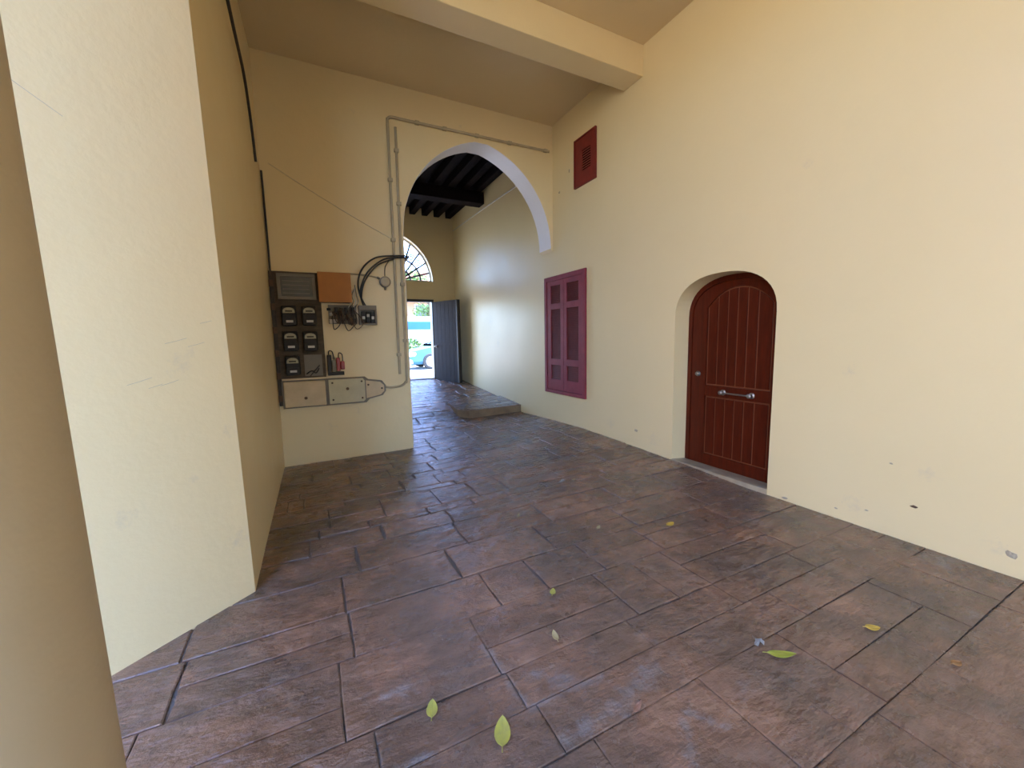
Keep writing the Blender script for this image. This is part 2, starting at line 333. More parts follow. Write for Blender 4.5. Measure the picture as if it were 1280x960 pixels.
for y0, y1 in zip(rows, rows[1:]):
    xl = -1.38 if y0 < 1.95 else (-1.0 if y0 < 2.7 else -.44)
    xh = 3.8
    if y0 > 6.2: xl = .8
    if 7.05 <= y0 < 8.1: xh = 2.50
    x = xl; h = y1 - y0; first = True; fc_ = list(FORCED.get(y0, ()))
    while x < xh - .01:
        L = rng.uniform(.32, .62) if h < .25 else rng.uniform(.42, .95)
        if first: L *= rng.uniform(.5, 1); first = False
        x1 = x + L
        if xh - x1 < .25: x1 = xh
        if fc_: x1 = fc_.pop(0)
        elif y0 in FORCED: x1 = xh
        cells = [(x, x1, y0, y1)]
        if h > .33 and rng.random() < .3:
            ys = y0 + h * rng.uniform(.38, .62); cells = [(x, x1, y0, ys), (x, x1, ys, y1)]
        elif h > .33 and rng.random() < .2:
            xm = x + (x1 - x) * rng.uniform(.4, .6); cells = [(x, xm, y0, y1), (xm, x1, y0, y1)]
        for c in cells:
            seen = c[3] > .4 and c[1] > -.95 and nstone < 295 and not (c[0] > 4.5)
            if c[3] < 2.0 and c[1] > 0 and c[0] > 2.0 and c[2] < .2: seen = False
            if c[3] < 2.8 and c[1] < -.42 + .0 and c[2] < 1.2: seen = False
            if seen:
                b = NB(); stone_mesh(b, *c); o = obj('stone', b, M['paving'], floor); nstone += 1
            else: stone_mesh(far_bm, *c)
        x = x1
o = obj('stone', far_bm, M['paving'], floor); o['kind'] = 'stuff'

# step platform along the passage's right wall
bm = NB()
top = [(2.66, 7.12), (3.8, 7.16), (3.8, 8.12), (2.50, 8.12), (2.48, 7.30)]
def ZT(p): return .125 + (p[1] - 7.1) * .066 + (p[0] - 2.5) * .012
A = [bm.verts.new((x, y, F(x, y) - .03)) for x, y in top]; B = [bm.verts.new((x, y, max(ZT((x, y)), F(x, y) + .004))) for x, y in top]
bm.faces.new(B)
for k in range(5): bm.faces.new((A[k], A[(k + 1) % 5], B[(k + 1) % 5], B[k]))
step = struct('step', bm, M['step'], 'low raised step with tan front edge along the passage wall', 'step')
yy = 7.14; k = 0
while yy < 8.0:                                                    # slabs that face its top
    y1 = min(yy + (.48, .52)[k % 2], 8.12)
    for xa, xb in ((2.50, 3.10 + .12 * (k % 2)), (3.10 + .12 * (k % 2), 3.79)):
        b = NB()
        c = [(xa, yy), (xb, yy), (xb, y1), (xa, y1)]
        if k == 0 and xa < 2.6: c = [(2.67, 7.14), (xb, yy + .0), (xb, y1), (xa, y1), (2.50, 7.31)]
        cx = sum(p[0] for p in c) / len(c); cy = sum(p[1] for p in c) / len(c)
        c2 = [(p[0] + (cx - p[0]) * .016, p[1] + (cy - p[1]) * .016) for p in c]
        P0 = [b.verts.new((*p, ZT(p) - .01)) for p in c2]; P1 = [b.verts.new((*p, max(ZT(p), F(*p) + .006) + .008)) for p in c2]
        b.faces.new(P1)
        for q in range(len(c)): b.faces.new((P0[q], P0[(q + 1) % len(c)], P1[(q + 1) % len(c)], P1[q]))
        obj('slab', b, M['paving'], step)
    yy = y1; k += 1

# ---------------------------------------------------------------- walls
def arc(cx, cz, r, a0, a1, n): return [(cx + r * math.cos(a0 + (a1 - a0) * i / n), cz + r * math.sin(a0 + (a1 - a0) * i / n)) for i in range(n + 1)]
DY0, DY1 = 2.18, 3.31                                               # arched doorway in the right wall
def door_outline(y0, y1, zs, zt, n=24, p=2.35):
    """shouldered basket arch from (y0, zs) over to (y1, zs)"""
    c = (y0 + y1) / 2; w = (y1 - y0) / 2; out = []
    for i in range(n + 1):
        t = PI * i / n; ct, st = math.cos(t), math.sin(t)
        out.append((c - w * math.copysign(abs(ct) ** (2 / p), ct), zs + (zt - zs) * abs(st) ** (2 / p)))
    return out
pts = [(-3.5, -.4), (DY0, -.4)] + door_outline(DY0, DY1, 1.70, 2.13) + [(DY1, -.4), (YS2, -.4), (YS2, 5.4), (-3.5, 5.4)]
wr = struct('wall_right', prism(NB(), pts, XR, 4.30, 'x'), M['gloss'], 'long cream wall holding the arched door, maroon shutters and red vent', 'wall')
# arched cross wall
w_, hs, ht = 1.235, 3.0, 4.47
cxa = 1.29 + w_; R_ = (w_ ** 2 + (ht - hs) ** 2) / (2 * w_)
aL = math.acos((R_ - w_) / R_)
left = arc(1.29 + R_, hs, R_, PI, PI - aL, 20); right = arc(1.29 + 2 * w_ - R_, hs, R_, aL, 0, 20)
pts = [(-.9, -.4), (1.29, -.4)] + left[:-1] + right[1:] + [(3.795, 2.96), (XR, 2.96), (XR, 5.4), (-.9, 5.4)]
wf = struct('wall_far', prism(NB(), pts, YA, YA2, 'y'), M['wall'], 'cream cross wall with the tall pointed arch and the electricity meters', 'wall')
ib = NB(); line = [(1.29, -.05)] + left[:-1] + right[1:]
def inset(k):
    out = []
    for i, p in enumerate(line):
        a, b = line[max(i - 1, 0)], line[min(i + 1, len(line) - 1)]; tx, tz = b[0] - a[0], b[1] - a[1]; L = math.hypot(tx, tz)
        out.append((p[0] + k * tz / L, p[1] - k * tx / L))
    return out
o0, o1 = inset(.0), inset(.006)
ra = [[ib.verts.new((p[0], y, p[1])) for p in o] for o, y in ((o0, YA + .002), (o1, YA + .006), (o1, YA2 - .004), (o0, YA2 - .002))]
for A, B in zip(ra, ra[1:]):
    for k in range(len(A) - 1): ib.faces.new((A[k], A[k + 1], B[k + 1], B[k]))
p = obj('arch_soffit', ib, M['daylitsoffit'], wf, True); p['label'] = 'soffit of the pointed arch, coloured paler for the passage daylight'
pts = [(-.4, YA), (-.4, 2.76), (-1.25, 2.046), (-5.0, 2.046), (-5.0, 2.4), (-.9, 2.9), (-.9, YA)]
bm = prism(NB(), pts, -.4, 5.4, 'z')
for v in bm.verts:                                                  # the old corner leans back a little
    if abs(v.co.y - 2.76) < .01 or abs(v.co.y - 2.046) < .01 and v.co.x > -2: v.co.x -= .011 * max(v.co.z, -.4)
wlf = struct('wall_left', bm, M['wall'], 'cream wall with a sunlit splayed face and a dim return beside the meters', 'wall')
struct('wall_passage', bx(NB(), .4, .8, YA2, YS, -.4, 5.4), M['gloss'], 'cream inner wall of the passage hidden behind the pointed arch', 'wall')
# street wall with doorway and pointed fanlight
fx, fw2, fs, ft = 2.30, .87, 3.10, 4.30
Rf = (fw2 ** 2 + (ft - fs) ** 2) / (2 * fw2); af = math.acos((Rf - fw2) / Rf)
fanL = arc(fx - fw2 + Rf, fs, Rf, PI, PI - af, 14); fanR = arc(fx + fw2 - Rf, fs, Rf, af, 0, 14)
bm = NB()
prism(bm, [(.4, -.4), (fx - fw2, -.4), (fx - fw2, 2.62), (fx, 2.62), (fx, fs)] + fanL + [(fx, 5.4), (.4, 5.4)], YS, YS2, 'y')
prism(bm, [(XR, -.4), (XR, 5.4), (fx, 5.4)] + fanR + [(fx, fs), (fx, 2.62), (fx + fw2, 2.62), (fx + fw2, -.4)], YS, YS2, 'y')
struct('wall_street', bm, M['wall'], 'dim end wall of the passage with the street doorway and fanlight', 'wall')

# round foreground column
cxn, cyn, cr_ = -.665, .945, .28
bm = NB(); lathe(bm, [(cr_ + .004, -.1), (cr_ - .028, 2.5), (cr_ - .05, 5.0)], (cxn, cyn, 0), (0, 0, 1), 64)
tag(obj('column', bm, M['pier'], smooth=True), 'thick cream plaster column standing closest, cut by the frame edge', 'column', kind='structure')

# ceilings
ce = struct('ceiling', bx(NB(), -1.05, XR, -3.5, YA, ZC, 5.3), M['ceil'], 'flat cream plaster ceiling over the porch', 'ceiling')
bm = NB(); bx(bm, -.4, XR, 3.88, 4.20, 4.60, ZC, .008)
struct('beam', bm, M['wall'], 'cream plastered beam crossing under the porch ceiling', 'beam')
cp = empty('ceiling', (0, 0, 0), 'blackened timber joist ceiling over the passage', 'ceiling', kind='structure')
for k in range(13):
    y0 = .8 + k * .2308
    boxobj('plank', y0 + .003, y0 + .2278, YA2, YS, 5.02 + .004 * (k % 2), 5.12, M['darkwood'], cp)
for k in range(9):
    x0 = .95 + k * .33
    boxobj('joist', x0, x0 + .15, YA2, YS, 4.84, 5.02, M['darkwood'], cp, .008)
bm = NB(); bx(bm, .8, XR, 8.78, 9.08, 4.58, 4.84, .012); obj('main_beam', bm, M['darkwood'], cp)

# ---------------------------------------------------------------- arched wooden door
dx = 4.03
d1 = empty('door_1', (dx, 2.745, .0), 'varnished red-brown arched wooden door with steel pull in right wall', 'door', kind='structure')
outer = [(DY0 + .001, -.02)] + door_outline(DY0 + .001, DY1 - .001, 1.70, 2.129) + [(DY1 - .001, -.02)]
inner = [(DY0 + .05, -.02)] + door_outline(DY0 + .05, DY1 - .05, 1.70, 2.075) + [(DY1 - .05, -.02)]
def ring(bm, A, B, x0, x1):
    n = len(A)
    va = [[bm.verts.new((x, *p)) for p in A] for x in (x0, x1)]; vb = [[bm.verts.new((x, *p)) for p in B] for x in (x0, x1)]
    for i in range(n - 1):
        bm.faces.new((va[0][i], va[0][i + 1], vb[0][i + 1], vb[0][i])); bm.faces.new((va[1][i], va[1][i + 1], vb[1][i + 1], vb[1][i]))
        bm.faces.new((vb[0][i], vb[0][i + 1], vb[1][i + 1], vb[1][i])); bm.faces.new((va[0][i], va[0][i + 1], va[1][i + 1], va[1][i]))
    return bm
obj('door_frame', ring(NB(), outer, inner, dx, dx + .12), M['doorwood'], d1)
lo = [(DY0 + .052, -.015)] + door_outline(DY0 + .052, DY1 - .052, 1.70, 2.073) + [(DY1 - .052, -.015)]
obj('light_stop_panel', prism(NB(), outer, dx + .125, dx + .26, 'x'), M['doorwood'], d1)  # added behind the leaf to stop light leaking round the frame
obj('door_leaf', prism(NB(), lo, dx + .035, dx + .08, 'x'), M['doorgroove'], d1)
PY0, PY1 = 2.34, 3.075
def ztop(y): return 1.80 + .20 * (1 - abs((y - (PY0 + PY1) / 2) / ((PY1 - PY0) / 2)) ** 2.2)
# stiles and rails stand proud of the panels; the arched head follows the door's outline
half = door_outline(DY0 + .054, DY1 - .054, 1.70, 2.071, n=40)
for name, ya, yb in (('stile', DY0 + .054, PY0), ('stile', PY1, DY1 - .054)):
    prof = [(y, z) for y, z in half if ya - 1e-6 <= y <= yb + 1e-6]
    obj(name, prism(NB(), [(ya, -.012)] + ([(ya, half[0][1])] if ya < 2.3 else [(ya, prof[0][1])]) + prof + [(yb, prof[-1][1]), (yb, -.012)], dx + .012, dx + .04, 'x'), M['doorwood'], d1)
prof = [(y, z) for y, z in half if PY0 <= y <= PY1]
head = [(PY0, prof[0][1])] + prof + [(PY1, prof[-1][1])] + [(PY1 + (PY0 - PY1) * i / 12, ztop(PY1 + (PY0 - PY1) * i / 12)) for i in range(13)]
obj('rail', prism(NB(), head, dx + .012, dx + .04, 'x'), M['doorwood'], d1)
boxobj('rail', dx + .014, dx + .04, PY0, PY1, .80, .925, M['doorwood'], d1, .006)
boxobj('rail', dx + .014, dx + .04, PY0, PY1, -.012, .12, M['doorwood'], d1, .006)
edges = [PY0 + .012, 2.50, 2.612, 2.72, 2.83, 2.945, PY1 - .012]
for a, b in zip(edges, edges[1:]):
    a += .009; b -= .009
    up = [(a, .942), (b, .942)] + [(b + (a - b) * i / 4, ztop(b + (a - b) * i / 4) - .016) for i in range(5)]
    obj('plank', prism(NB(), up, dx + .022, dx + .04, 'x'), M['doorwood'], d1)
    obj('plank', prism(NB(), [(a, .135), (b, .135), (b, .785), (a, .785)], dx + .022, dx + .04, 'x'), M['doorwood'], d1)
hb = NB()
for y in (2.52, 2.84): lathe(hb, [(.030, 0), (.032, .012), (.020, .02), (.016, .035), (.022, .05), (.024, .062), (.012, .07)], (dx + .014, y, .862), (-1, 0, 0), 16)
tube(hb, [(dx - .036, 2.50, .862), (dx - .036, 2.86, .862)], .009, 10)
p = obj('pull_handle', hb, M['steel'], d1, True); p['label'] = 'horizontal steel pull bar on two round bosses'
kb = lathe(NB(), [(.030, 0), (.031, .008), (.024, .016), (.022, .03), (.012, .036)], (dx + .012, 3.165, 1.05), (-1, 0, 0), 18)
p = obj('lock_rose', kb, M['steel'], d1, True); p['label'] = 'round steel lock rose'
ts = NB(); prism(ts, [(3.79, -.2), (4.02, -.2), (4.02, .0), (3.90, .012), (3.80, .022), (3.79, .018)], DY0 + .004, DY1 - .004, 'y')
struct('trim_1', ts, M['sill'], 'worn pale stone threshold under the arched wooden door', 'threshold')

# ---------------------------------------------------------------- maroon louvred shutters
w1 = empty('window_1', (XR, 5.555, .54), 'maroon window with two louvred shutters on the cream wall', 'window', kind='structure')
fb = NB(); X0, X1 = 3.762, 3.80
Y0, Y1, Z0, Z1 = 4.965, 6.145, .535, 2.535
bx(fb, X0, X1, Y0, Y0 + .075, Z0, Z1, .006); bx(fb, X0, X1, Y1 - .075, Y1, Z0, Z1, .006)
bx(fb, X0, X1, Y0 + .073, Y1 - .073, Z1 - .075, Z1, .006); bx(fb, X0, X1, Y0 + .073, Y1 - .073, Z0, Z0 + .06, .006)
obj('window_frame', fb, M['maroon'], w1)
boxobj('backing', 3.79, 3.80, Y0 + .07, Y1 - .07, Z0 + .05, Z1 - .07, M['louvre'], w1)
for ya, yb, pa, pb in ((Y0 + .079, 5.553, 5.146, 5.468), (5.559, Y1 - .079, 5.648, 5.942)):
    sb = NB(); xs0, xs1 = 3.772, 3.794
    za, zb = Z0 + .064, Z1 - .079
    bx(sb, xs0, xs1, ya, pa, za, zb, .004); bx(sb, xs0, xs1, pb, yb, za, zb, .004)
    for c, d in ((za, .785), (1.030, 1.135), (1.980, 2.078), (2.378, zb)): bx(sb, xs0 + .001, xs1, pa - .002, pb + .002, c, d, .003)
    sh = obj('shutter', sb, M['maroon'], w1)
    for c, d in ((.785, 1.030), (1.135, 1.980), (2.078, 2.378)):
        lb = NB(); n = int((d - c) / .028)
        for i in range(n):
            z = c + (i + .5) * (d - c) / n
            prism(lb, [(3.780, z - .012), (3.784, z - .013), (3.793, z + .009), (3.790, z + .011)], pa, pb, 'y')
        o = obj('louvre', lb, M['louvre'], sh); o['kind'] = 'stuff'
        o.location = (0, 0, 0)
# red metal vent
ve = empty('wall_vent', (XR, 5.0, 3.75), 'square brick-red metal vent high on the cream wall', 'vent')
vb = NB(); va, vb_, vz0, vz1 = 4.745, 5.256, 3.748, 4.436
ga, gb, gz0, gz1 = 4.862, 5.058, 3.95, 4.235
xa, xb = 3.778, 3.80
bx(vb, xa, xb, va, ga, vz0, vz1); bx(vb, xa, xb, gb, vb_, vz0, vz1); bx(vb, xa, xb, ga, gb, vz0, gz0); bx(vb, xa, xb, ga, gb, gz1, vz1)
obj('vent_plate', vb, M['ventred'], ve)
boxobj('vent_backing', 3.795, xb, ga, gb, gz0, gz1, M['ventdark'], ve)
lip = NB(); t = .022
for a in ((va, vb_, vz1 - t, vz1), (va, vb_, vz0, vz0 + t), (va, va + t, vz0 + t, vz1 - t), (vb_ - t, vb_, vz0 + t, vz1 - t)): bx(lip, 3.768, 3.779, *a)
obj('vent_frame', lip, M['ventred'], ve)
for i in range(8):
    z = gz0 + .018 + i * (gz1 - gz0 - .03) / 7.5
    obj('louvre', prism(NB(), [(3.770, z - .006), (3.774, z - .007), (3.782, z + .008), (3.778, z + .010)], ga, gb, 'y'), M['ventslat'], ve)

# ---------------------------------------------------------------- street doorway: frame, open leaf, fanlight
fr = NB()
bx(fr, fx - fw2, fx - fw2 + .05, YS + .02, YS + .12, .38, 2.62); bx(fr, fx + fw2 - .05, fx + fw2, YS + .02, YS + .12, .38, 2.62)
bx(fr, fx - fw2 + .05, fx + fw2 - .05, YS + .02, YS + .12, 2.55, 2.62)
struct('trim_2', fr, M['doorframe'], 'dark wooden frame lining the street doorway', 'door frame')
ss = NB(); bx(ss, fx - fw2, fx + fw2, YS, YS2 + .05, .2, .425)
struct('trim_3', ss, M['paving'], 'stone sill across the bottom of the street doorway', 'sill')
hx, hy = fx + fw2 - .02, YS - .03
ang = math.atan2(-.92, .39)
d2 = empty('door_2', (hx, hy, .345), 'grey panelled wooden street door standing open into the passage', 'door', kind='structure', rz=ang)
def lpart(name, bm, m, par=d2): 
    o = obj(name, bm, m, par); o.location = (0, 0, 0); return o
LW, LH = .98, 2.20
for k in range(6): lpart('plank', bx(NB(), .01 + k * .16, .01 + k * .16 + .158, -.03, -.004, .0, LH, .004), M['leafdoor'])
for z in (.02, .70, 1.38, LH - .14): lpart('rail', bx(NB(), .0, LW, -.004, .022, z, z + .12, .005), M['leafdoor'])
lpart('stile', bx(NB(), LW - .02, LW + .03, -.045, .06, 0, LH, .006), M['doorframe'])
lpart('rail', bx(NB(), .012, LW - .03, -.036, -.029, 1.02, 1.07, .002), M['leafdoor'])
lk = NB(); lathe(lk, [(.03, 0), (.03, .012), (.014, .02), (.014, .05), (.024, .06), (.018, .075)], (.10, -.03, .98), (0, -1, 0), 14)
lpart('knob', lk, M['steel'])
w2 = empty('window_2', (fx, YS + .2, fs), 'pointed fanlight with sunburst iron grille above the street doorway', 'window', kind='structure')
fanall = [(fx - fw2, fs)] + fanL[1:] + fanR[1:]
fb = NB()
sc = lambda p, k: (fx + (p[0] - fx) * k, fs + (p[1] - fs) * k)
for (a, b) in zip(fanall, fanall[1:]):
    a2, b2 = sc(a, .97), sc(b, .97); q = []
    for y in (YS + .17, YS + .23): q += [fb.verts.new((a[0], y, a[1])), fb.verts.new((b[0], y, b[1])), fb.verts.new((b2[0], y, b2[1])), fb.verts.new((a2[0], y, a2[1]))]
    for f in ((0, 1, 2, 3), (4, 5, 6, 7), (3, 2, 6, 7), (0, 1, 5, 4)): fb.faces.new([q[i] for i in f])
bx(fb, fx - fw2, fx + fw2, YS + .17, YS + .23, fs, fs + .05)
obj('window_frame', fb, M['white'], w2)
for k in range(1, 10):
    t = PI * k / 10; d = (math.cos(t), math.sin(t)); r = 0.05
    while r < 1.3:
        px, pz = fx + d[0] * r, fs + d[1] * r
        if math.hypot(px - (fx - fw2 + Rf), pz - fs) > Rf * .97 or math.hypot(px - (fx + fw2 - Rf), pz - fs) > Rf * .97: break
        r += .01
    obj('grille_bar', tube(NB(), [(fx + d[0] * .06, YS + .2, fs + .03 + d[1] * .06), (fx + d[0] * r, YS + .2, fs + d[1] * r)], .024, 6), M['iron'], w2)
for r in (.3, .58):
    obj('grille_ring', tube(NB(), [(fx + r * math.cos(PI * i / 24), YS + .2, fs + .03 + r * math.sin(PI * i / 24)) for i in range(25)], .024, 6), M['iron'], w2)
for k in range(8):                                                  # scrolls between the bars
    t = PI * (k + .5 + .5) / 10 + .0; cxs, czs = fx + .74 * math.cos(t + .15), fs + .74 * math.sin(t + .15)
    if czs < fs + .12 or abs(cxs - fx) > .62: continue
    obj('scroll', tube(NB(), [(cxs + (.09 - .003 * i) * math.cos(i * .4), YS + .2, czs + (.09 - .003 * i) * math.sin(i * .4)) for i in range(24)], .016, 5), M['iron'], w2)

# ---------------------------------------------------------------- electricity meters and wiring on the cross wall
YW = YA
mb = empty('meter_board', (-.08, YW, 1.04), 'weathered grey wooden board carrying the electricity meters', 'board')
boxobj('back_board', -.355, .172, YW - .035, YW, 1.04, 2.395, M['board'], mb, .004)
boxobj('post', -.396, -.352, YW - .07, YW, .695, 2.39, M['post'], mb, .004)
for k in range(6):
    z = .75 + k * .29; boxobj('bracket', -.41 + .012, -.35, YW - .082, YW - .07, z, z + .08, M['rust'], mb)
tb = empty('meter_cabinet', (-.1, YW - .035, 2.045), 'flat glass-fronted grey box at the top of the meter board', 'box')
cb = NB(); xq, yq = (-.312, .118), (YW - .115, YW - .035)
bx(cb, xq[0], xq[1], yq[0] + .02, yq[1], 2.045, 2.362)
for a in ((xq[0], xq[1], 2.325, 2.362), (xq[0], xq[1], 2.045, 2.08), (xq[0], xq[0] + .04, 2.08, 2.325), (xq[1] - .04, xq[1], 2.08, 2.325)): bx(cb, a[0], a[1], yq[0], yq[0] + .021, a[2], a[3], .003)
obj('casing', cb, M['greybox'], tb)
boxobj('pane', xq[0] + .04, xq[1] - .04, yq[0] + .008, yq[0] + .019, 2.08, 2.325, M['darkglass'], tb)
for k in range(4): boxobj('bar', xq[0] + .06, xq[1] - .07, yq[0] + .004, yq[0] + .009, 2.115 + k * .05, 2.125 + k * .05, M['greybox'], tb)
meters = [(-.206, 1.842, 'upper pair, beside the post'), (.022, 1.844, ''), (-.210, 1.523, ''), (.015, 1.519, ''), (-.209, 1.211, '')]
mlab = ['black electricity meter in the top row next to the dark post', 'black electricity meter in the top row just below the orange board edge', 'black electricity meter in the middle row next to the dark post', 'black electricity meter in the middle row nearest the bare wall', 'black electricity meter alone at the bottom of the board']
def make_meter():
    t = empty('electricity_meter', (0, 0, 0), 'x', 'meter', 'electricity meters on the board')
    def P(n, bm, m, sm=False):
        o = obj(n, bm, m, t, sm); o.location = (0, 0, 0); return o
    P('casing', bx(NB(), -.084, .084, -.075, 0, -.127, .127, .02), M['blackplastic'])
    g = NB(); n = 14; prof = [(.066 * math.cos(PI * i / n), .028 * 1.0 + .070 * math.sin(PI * i / n) ** .55) for i in range(n + 1)]
    prism(g, [(.066, .03)] + prof[1:-1] + [(-.066, .03)], -.100, -.074, 'y'); P('window', g, M['dial'])
    r_ = NB(); tube(r_, [(.075 * math.cos(PI * i / n), -.078, .026 + .080 * math.sin(PI * i / n) ** .55) for i in range(n + 1)] + [(-.075, -.078, .02), (.075, -.078, .02)], .006, 6); P('bezel', r_, M['blackplastic'], True)
    P('terminal_cover', bx(NB(), -.076, .076, -.095, -.072, -.122, -.03, .006), M['blackplastic'])
    P('name_plate', bx(NB(), -.036, .042, -.0985, -.0945, -.088, -.060), M['whitelabel'])
    P('dial', bx(NB(), -.040, .040, -.1012, -.0995, .045, .062), M['blackplastic'])
    return t
proto = make_meter()
for i, (x, z, _) in enumerate(meters):
    if i == 0: t = proto
    else:
        t = proto.copy(); COL.objects.link(t)
        for ch in list(proto.children):
            c = ch.copy(); COL.objects.link(c); c.parent = t
    t.location = (x, YW - .036, z); t['label'] = mlab[i]
# bare metal plate and wire stubs beside the last meter
bp = empty('blank_plate', (.03, YW - .035, 1.05), 'bare grey plate with loose wire ends beside the bottom meter', 'plate')
boxobj('plate', -.08, .135, YW - .043, YW - .036, 1.06, 1.34, M['greybox'], bp)
o = obj('wire', tube(NB(), spline([(-.06, YW - .06, 1.09), (.0, YW - .075, 1.13), (.05, YW - .07, 1.10), (.09, YW - .06, 1.16)]), .008, 6), M['cable'], bp)
o = obj('wire', tube(NB(), spline([(-.02, YW - .05, 1.06), (.03, YW - .07, 1.12), (.10, YW - .05, 1.20)]), .006, 6), M['cable'], bp)

ob = empty('fuse_cover', (.35, YW, 2.01), 'orange-brown square cover panel beside the meter board', 'panel')
prism_b = prism(NB(), [(.165, 2.015), (.535, 2.015), (.535, 2.36), (.170, 2.385)], YW - .16, YW, 'y'); obj('box', prism_b, M['greybox'], ob)
boxobj('front', .146, .540, YW - .178, YW - .16, 2.012, 2.392, M['orange'], ob, .003)

fc = empty('fuse_cluster', (.42, YW, 1.72), 'tangled bank of black and white fuse holders under the orange panel', 'fuse')
boxobj('mounting_board', .25, .60, YW - .025, YW, 1.74, 1.99, M['greybox'], fc)
rgz = random.Random(3)
for row, z in enumerate((1.93, 1.855, 1.775)):
    for i in range(5):
        x = .265 + i * .07 + rgz.uniform(-.016, .016); z += rgz.uniform(-.012, .012)
        mm = M['ceramic'] if rgz.random() < .22 else (M['greybox'] if rgz.random() < .2 else M['blackplastic'])
        b = NB(); hw_ = rgz.uniform(.015, .03); hz_ = rgz.uniform(.016, .034); bx(b, x - hw_, x + hw_, YW - rgz.uniform(.06, .12), YW - .024, z - hz_, z + hz_, .007)
        obj('fuse_holder', b, mm, fc)
rg2 = random.Random(5)
for i in range(12):
    x = .25 + i * .026 + rg2.uniform(-.02, .02); dp = rg2.uniform(.0, .13)
    obj('wire', tube(NB(), spline([(x, YW - .07, 1.78), (x + rg2.uniform(-.03, .05), YW - .13, 1.90 - dp), (x + .05, YW - .12, 1.76 - dp), (x + rg2.uniform(.04, .14), YW - .11, 1.80 - dp * .4), (x + rg2.uniform(.02, .12), YW - .10, 1.93)]), .006, 6), (M['cable'], M['post'], M['rust'])[i % 3], fc)
for i in range(4):
    x = .50 + .03 * i
    obj('wire', tube(NB(), spline([(x, YW - .06, 1.96), (x + .03, YW - .12, 2.03), (x + .02, YW - .07, 2.12), (.60, YW - .03, 2.2 + .02 * i)]), .006, 6), (M['whitecable'], M['greybox'])[i % 2], fc)

sbx = empty('switch_box', (.742, YW, 1.724), 'open grey switch box with three dark fuse carriers', 'box')
b = NB()
for a in ((.628, .648, 1.724, 1.987), (.836, .857, 1.724, 1.987), (.648, .836, 1.724, 1.745), (.648, .836, 1.925, 1.987)): bx(b, a[0], a[1], YW - .085, YW, a[2], a[3])
bx(b, .648, .836, YW - .02, YW, 1.745, 1.925); obj('casing', b, M['greybox'], sbx)
for i in range(3):
    boxobj('fuse_holder', .655 + i * .061, .708 + i * .061, YW - .07, YW - .018, 1.752, 1.905, M['blackplastic'], sbx, .006)
    boxobj('fuse', .664 + i * .061, .699 + i * .061, YW - .09, YW - .068, 1.80 + .03 * (i % 2), 1.84 + .03 * (i % 2), M['ceramic'], sbx, .004)

jb = empty('junction_box', (1.0, YW, 2.32), 'small round grey junction box near the arch edge', 'box')
obj('casing', lathe(NB(), [(.074, 0), (.074, .05), (.066, .056)], (1.0, YW, 2.32), (0, -1, 0), 24), M['greybox'], jb, True)
obj('lid', lathe(NB(), [(.060, 0), (.060, .008), (.052, .013)], (1.0, YW - .055, 2.32), (0, -1, 0), 24), M['conduit'], jb, True)
for dxz in ((0, -.09), (-.085, .05)):
    obj('gland', lathe(NB(), [(.016, -.02), (.016, .02)], (1.0 + dxz[0], YW - .025, 2.32 + dxz[1]), (dxz[0], 0, dxz[1]), 10), M['greybox'], jb, True)

rf = empty('fuse_switch', (.30, YW, 1.05), 'black and red switch assembly above the white cable boxes', 'switch')
boxobj('base', .195, .395, YW - .05, YW, 1.052, 1.10, M['blackplastic'], rf, .005)
boxobj('casing', .195, .245, YW - .09, YW, 1.10, 1.33, M['blackplastic'], rf, .008)
boxobj('casing', .25, .30, YW - .08, YW, 1.10, 1.26, M['greybox'], rf, .008)
boxobj('red_block', .305, .350, YW - .085, YW - .01, 1.11, 1.29, M['redplastic'], rf, .01)
boxobj('red_block', .353, .405, YW - .085, YW - .01, 1.13, 1.24, M['redplastic'], rf, .01)
obj('wire', tube(NB(), spline([(.215, YW - .05, 1.33), (.22, YW - .07, 1.38), (.26, YW - .06, 1.37), (.28, YW - .05, 1.27)]), .007, 6), M['cable'], rf)
obj('wire', tube(NB(), spline([(.33, YW - .05, 1.28), (.34, YW - .07, 1.35), (.38, YW - .06, 1.33), (.385, YW - .05, 1.24)]), .007, 6), M['cable'], rf)

cv = empty('cable_box', (.25, YW, .66), 'long pale cable box with tapered end below the meters', 'box')
prism_b = prism(NB(), [(-.355, .655), (.17, .655), (.655, .655), (.70, .70), (.88, .74), (.925, .80), (.925, .88), (.88, .945), (.70, .975), (.655, 1.012), (.17, 1.012), (-.355, 1.012)], YW - .07, YW, 'y')
obj('casing', prism_b, M['greybox'], cv)
p = obj('cover', bx(NB(), -.335, .150, YW - .10, YW - .069, .668, 1.0, .012), M['coverplate'], cv)
p2 = obj('cover', prism(NB(), [(.19, .675), (.62, .675), (.645, .70), (.645, .965), (.62, .998), (.19, .998)], YW - .085, YW - .069, 'y'), M['coverplate2'], cv)
obj('cover', prism(NB(), [(.66, .715), (.85, .752), (.90, .80), (.90, .88), (.85, .93), (.66, .962)], YW - .082, YW - .069, 'y'), M['coverplate'], cv)
for x, z in ((-.09, .78), (.42, .865)): obj('keyhole', lathe(NB(), [(.02, 0), (.018, .006)], (x, YW - (.1 if x < 0 else .085), z), (0, -1, 0), 12), M['rust'], cv)
for x, z in ((.235, .725), (.235, .955), (.605, .725), (.605, .955), (.69, .9), (.87, .84)): obj('screw', lathe(NB(), [(.014, 0), (.012, .006)], (x, YW - .083, z), (0, -1, 0), 10), M['board'], cv)

